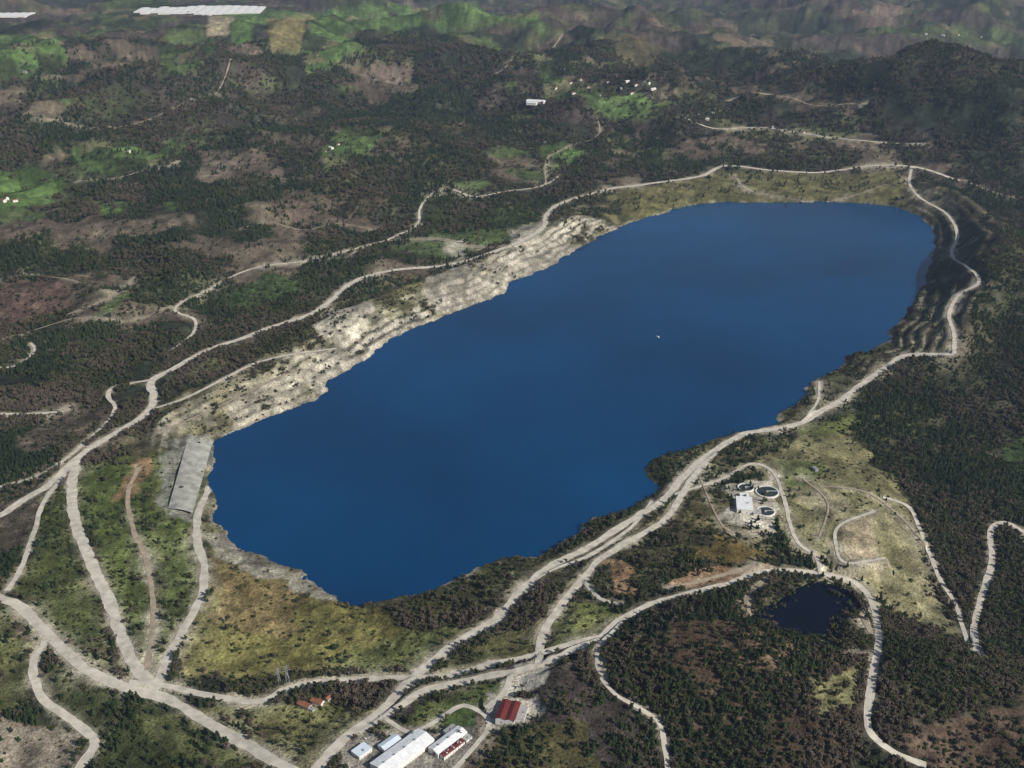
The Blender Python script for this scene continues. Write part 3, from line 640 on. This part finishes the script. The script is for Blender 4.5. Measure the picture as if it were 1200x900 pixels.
def gable(name, c, w_, l, z, rise, mat, parent, over=.8):
    x, y = c; a_ = w_/2+over; b_ = l/2+over; th = .35
    v = []
    for zz in (0, th):
        v += [(x-a_, y-b_, z+zz), (x+a_, y-b_, z+zz), (x, y-b_, z+rise+zz), (x-a_, y+b_, z+zz), (x+a_, y+b_, z+zz), (x, y+b_, z+rise+zz)]
    f = [(0,2,5,3),(1,4,5,2),(6,9,11,8),(7,8,11,10),(0,3,9,6),(1,7,10,4),(0,6,8,2),(1,2,8,7),(3,5,11,9),(4,10,11,5)]
    return mesh_child(name, v, f, mat, parent)
def building(name, u, v, parts, deg, simple=False):
    x, y = ground(u, v); z = float(samp(H, x, y))
    E = empty(name, x, y, z, math.radians(deg))
    for i, (dx, dy, w_, l, h, rise, wm, rm) in enumerate(parts):
        box("walls_%d" % i, (dx, dy, h/2-2), (w_, l, h+4), wm, E)
        if rise > 0:
            mesh_child("gable_ends_%d" % i, [(dx-w_/2, dy-l/2, h), (dx+w_/2, dy-l/2, h), (dx, dy-l/2, h+rise*.96), (dx-w_/2, dy+l/2, h), (dx+w_/2, dy+l/2, h), (dx, dy+l/2, h+rise*.96)], [(0,1,2),(3,5,4)], wm, E)
            gable("roof_%d" % i, (dx, dy), w_, l, h+.02, rise, rm, E, .5)
            if l > 40 and not simple:
                for k in range(int(l//14)):
                    yy = dy-l/2+8+k*14
                    for sx in (-1, 1):
                        ang = math.atan2(rise, w_/2)
                        sk = box("skylight_%d_%d_%d" % (i, k, sx), (0, 0, 0), (w_*.26, 1.6, .12), m_bluer, E)
                        sk.location = (dx+sx*w_*.25, yy, h+rise*.5+.45); sk.rotation_euler = (0, sx*ang, 0)
                for k in range(int(l//20)):
                    box("roof_vent_%d_%d" % (i, k), (dx, dy-l/2+12+k*20, h+rise+1), (1.6, 3, 1.4), m_grey, E)
        else:
            box("roof_%d" % i, (dx, dy, h+.25), (w_+.8, l+.8, .5), rm, E)
            box("roof_unit_%d" % i, (dx+w_*.2, dy, h+1.1), (w_*.15+1, 2.5, 1.4), m_grey, E)
        nwin = max(2, int(l//5)); storeys = max(1, int(h//3.2))
        if h > 8 and l > 40: storeys = 1
        vv = []; ff = []
        for s_ in range(storeys):
            zz = 1.7+3.1*s_
            for sx in (-1, 1):
                for k in range(nwin):
                    yy = dy-l/2+(k+.5)*l/nwin; xx = dx+sx*(w_/2+.04); o = len(vv)
                    vv += [(xx, yy-.7, zz-.6), (xx, yy+.7, zz-.6), (xx, yy+.7, zz+.7), (xx, yy-.7, zz+.7)]; ff.append((o, o+1, o+2, o+3))
        mesh_child("windows_%d" % i, vv, ff, m_glass, E)
        box("door_%d" % i, (dx+w_*.15, dy-l/2-.05, 1.2), (min(4, w_*.25), .12, 2.6), m_grey, E)
    return E
building("industrial_hall", 472, 886, [(0,0,34,94,9,4,m_white,m_wroof),(-30,2,15,32,6,2.2,m_white,m_bluer)], -42)
building("workshop_building", 525, 872, [(0,0,20,60,8,3,m_white,m_wroof),(15.1,-6,9,42,7,1.4,m_white,m_red),(-15.6,20,9,20,6,0,m_white,m_grey),(15.6,24,9,12,6,0,m_white,m_conc)], -42)
building("office_building", 424, 882, [(0,0,18,24,6,0,m_white,m_bluer)], -42)
building("red_roof_building", 590, 836, [(0,0,14,42,7,2.6,m_white,m_red),(14.6,0,14,42,7,2.6,m_white,m_red),(28.5,2,12,30,6,0,m_white,m_conc)], -14, True)
building("brick_house", 357, 828, [(0,0,10,22,5,2.4,m_conc,m_tile)], 60)
building("brick_house", 372, 824, [(0,0,10,20,5,2.4,m_white,m_tile)], 65)
building("brick_house", 385, 819, [(0,0,8,12,4,2,m_conc,m_tile)], -30)
building("storage_shed", 365, 832, [(0,0,7,10,3.5,0,m_conc,m_grey)], 60)
building("treatment_plant_building", 872, 594, [(0,0,32,52,9,0,m_white,m_wroof),(24.5,-22,15,20,5,0,m_white,m_conc),(2,37,18,18,6,0,m_white,m_wroof)], -8)
def tank(u, v, rad):
    x, y = ground(u, v); z = float(samp(H, x, y)); E = empty("settling_tank", x, y, z)
    n = 48; vv = []; ff = []
    for r_, zz in [(rad+2.4, -1), (rad+2.4, 2.6), (rad, 2.6), (rad, .8)]:
        vv += [(math.cos(k*2*math.pi/n)*r_, math.sin(k*2*math.pi/n)*r_, zz) for k in range(n)]
    for q in range(3):
        for k in range(n): ff.append((q*n+k, q*n+(k+1) % n, (q+1)*n+(k+1) % n, (q+1)*n+k))
    mesh_child("rim_wall", vv, ff, m_white, E)
    mesh_child("water_surface", [(math.cos(k*2*math.pi/n)*rad, math.sin(k*2*math.pi/n)*rad, 1.2) for k in range(n)], [list(range(n))], m_dark, E)
    box("scraper_bridge", (rad/2, 0, 3), (rad, 2, .5), m_steel, E)
    box("centre_column", (0, 0, 2.2), (4, 4, 2.4), m_conc, E)
    for v_ in (-1, 1): box("handrail_%d" % v_, (rad/2, v_*.95, 3.7), (rad, .12, .9), m_steel, E)
tank(874, 572, 15); tank(899, 577, 22); tank(897, 600, 17)
building("storage_shed", 955, 551, [(0,0,8,14,5,1.6,m_grey,m_grey)], 20)
hs = [(388,174),(396,170),(384,178),(8,233),(18,236),(4,236),(627,166),(640,168),(668,98),(680,94),(690,103),(700,92),(712,97),(722,90),(728,104),(672,110),(705,112),(650,104),(695,88),(735,96),(740,110),(765,105),(758,98),(820,136),(835,133),(828,140),(1085,40),(1105,42),(1122,41),(1150,44),(660,82),(745,100),(880,152),(905,150),(30,85),(150,178),(940,156)]
for i, (u, v) in enumerate(hs):
    wd = random.uniform(10, 14)*(1.3 if v < 120 else 1)
    building("farmhouse", u, v, [(0,0,wd,wd*random.uniform(1.3, 2),random.choice((5.5,6.5)),2.5,m_white,random.choice((m_tile,m_tile,m_grey,m_wroof)))], random.uniform(-80, 80))
building("factory_building", 628, 120, [(0,0,50,90,9,4,m_white,m_wroof),(-45,10,30,50,8,3,m_white,m_wroof)], 75, True)
building("greenhouse_complex", 240, 12, [(k*75-525,random.Random(k).uniform(-60,60),70,640-40*abs(k-8),5,2.5,m_wroof,m_wroof) for k in range(14)], 5, True)
building("greenhouse_complex", 12, 18, [(k*62-120,0,58,260,5,2.5,m_wroof,m_wroof) for k in range(5)], 5, True)

# concrete slipway at the lake corner
L0, L1, R0, R1 = ground(197,597), ground(219,520), ground(226,603), ground(250,518)
U, V = np.meshgrid(np.linspace(0, 1, 40), np.linspace(0, 1, 15), indexing='ij')
SX = (L0[0]*(1-U)+L1[0]*U)*(1-V)+(R0[0]*(1-U)+R1[0]*U)*V; SY = (L0[1]*(1-U)+L1[1]*U)*(1-V)+(R0[1]*(1-U)+R1[1]*U)*V
SZ0 = np.maximum(samp(H, SX, SY), .5); cf = np.linalg.lstsq(np.stack([U.ravel(), V.ravel(), (U*V).ravel(), (U*U).ravel(), (V*V).ravel(), np.ones(U.size)], 1), SZ0.ravel(), rcond=None)[0]
SZ = cf[0]*U+cf[1]*V+cf[2]*U*V+cf[3]*U*U+cf[4]*V*V+cf[5]
SZ += max(0, np.percentile(SZ0-SZ, 99.5))+.4
grid_mesh("concrete_slipway", SX, SY, SZ, None, noisy_mat("old_concrete", (0.3,0.3,0.27), .35, .05, .95))

def pylon(u, v, h=34):
    x, y = ground(u, v); z = float(samp(H, x, y)); E = empty("power_pylon", x, y, z, random.uniform(0, 1)); vv = []; ff = []
    def beam(a_, b_, s):
        a_ = Vector(a_); b_ = Vector(b_); q = (b_-a_).to_track_quat('Z', 'Y'); o = len(vv)
        for p_ in (a_, b_):
            for i, j in ((-1,-1),(1,-1),(1,1),(-1,1)): vv.append(tuple(p_+q @ Vector((i*s, j*s, 0))))
        for k in range(4): ff.append((o+k, o+(k+1) % 4, o+4+(k+1) % 4, o+4+k))
    for i, j in ((-1,-1),(1,-1),(1,1),(-1,1)): beam((i*3, j*3, -1), (i*.5, j*.5, h), .22)
    cs = [(-1,-1),(1,-1),(1,1),(-1,1)]
    for L in range(6):
        z0 = h*L/6; z1 = h*(L+1)/6; w0 = 3-2.5*L/6; w1 = 3-2.5*(L+1)/6
        for k in range(4):
            c0, c1 = cs[k], cs[(k+1) % 4]; beam((c0[0]*w0, c0[1]*w0, z0), (c1[0]*w1, c1[1]*w1, z1), .12)
    for zz, wl in ((h*.72, 7), (h*.84, 5.5), (h*.96, 4)): beam((-wl, 0, zz), (wl, 0, zz), .22)
    mesh_child("lattice_frame", vv, ff, m_steel, E)
for q in [(327,803),(337,800)]: pylon(*q)

x, y = flat(771, 395); E = empty("motor_boat", x, y, 0, .6)
mesh_child("hull", [(-2,-6,1.2),(2,-6,1.2),(2.2,1,1.3),(0,7,1.9),(-2.2,1,1.3),(-1.4,-6,-.4),(1.4,-6,-.4),(1.4,1,-.4),(0,5.6,-.3),(-1.4,1,-.4)],
    [(0,1,2,3,4),(5,9,8,7,6),(0,5,6,1),(1,6,7,2),(2,7,8,3),(3,8,9,4),(4,9,5,0)], m_white, E)
box("cabin", (0,-1,2.2), (2.6,4,1.8), m_white, E); box("windscreen", (0,1.1,2.4), (2.2,.1,1), m_glass, E); box("engine", (0,-6.3,.8), (.8,.6,1.4), m_rub, E)
def car(u, v, mat, rot):
    x, y = ground(u, v); z = float(samp(H, x, y))+.5; E = empty("parked_car", x, y, z, rot)
    prof = [(-2.2,.4),(2.2,.4),(2.25,.85),(1.3,1.0),(.7,1.5),(-1.2,1.5),(-1.9,1.0),(-2.25,.9)]; n = len(prof)
    v_ = [(-.88, a_, b_) for a_, b_ in prof]+[(.88, a_, b_) for a_, b_ in prof]
    mesh_child("body", v_, [list(range(n))[::-1], list(range(n, 2*n))]+[(k, (k+1) % n, n+(k+1) % n, n+k) for k in range(n)], mat, E)
    box("side_windows", (0,-.25,1.22), (1.8,1.7,.34), m_glass, E)
    for i in (-1, 1):
        for j in (-1, 1):
            k = 12; vv = [(i*.8+s*.12, j*1.35+math.cos(q*2*math.pi/k)*.36, .36+math.sin(q*2*math.pi/k)*.36) for s in (-1, 1) for q in range(k)]
            mesh_child("wheel_%d_%d" % (i, j), vv, [list(range(k)), list(range(k, 2*k))]+[(q, (q+1) % k, k+(q+1) % k, k+q) for q in range(k)], m_rub, E)
m_carb = noisy_mat("blue_car_paint", (0.05,0.1,0.25), .05, .5, .3, 0, .5)
for u, v, m_, r_ in [(573,842,m_white,.3),(572,836,m_carb,.3),(571,848,m_grey,.3),(612,845,m_white,1.2),(618,838,m_red,1.2),(548,862,m_white,.8),(551,867,m_grey,.8),(428,866,m_white,.9),(434,862,m_carb,.9),(606,806,m_white,.2),(884,612,m_white,.5),(916,606,m_white,.5)]: car(u, v, m_, r_)

# ------------------------------------------------------------------ haze
mh = bpy.data.materials.new("haze"); mh.use_nodes = True; t = mh.node_tree
for n in list(t.nodes):
    if n.type != 'OUTPUT_MATERIAL': t.nodes.remove(n)
vs = t.nodes.new("ShaderNodeVolumeScatter"); vs.inputs["Color"].default_value = (.52,.69,1,1); vs.inputs["Density"].default_value = 2.0e-5; vs.inputs["Anisotropy"].default_value = .1
t.links.new(vs.outputs[0], [n for n in t.nodes if n.type == 'OUTPUT_MATERIAL'][0].inputs["Volume"])
me = bpy.data.meshes.new("sky_haze"); bm = bmesh.new(); bmesh.ops.create_cube(bm, size=1); bm.to_mesh(me); bm.free(); me.materials.append(mh)
hz = bpy.data.objects.new("sky_haze", me); scene.collection.objects.link(hz); hz.scale = (90000, 60000, 2600); hz.location = (0, 22000, 900)
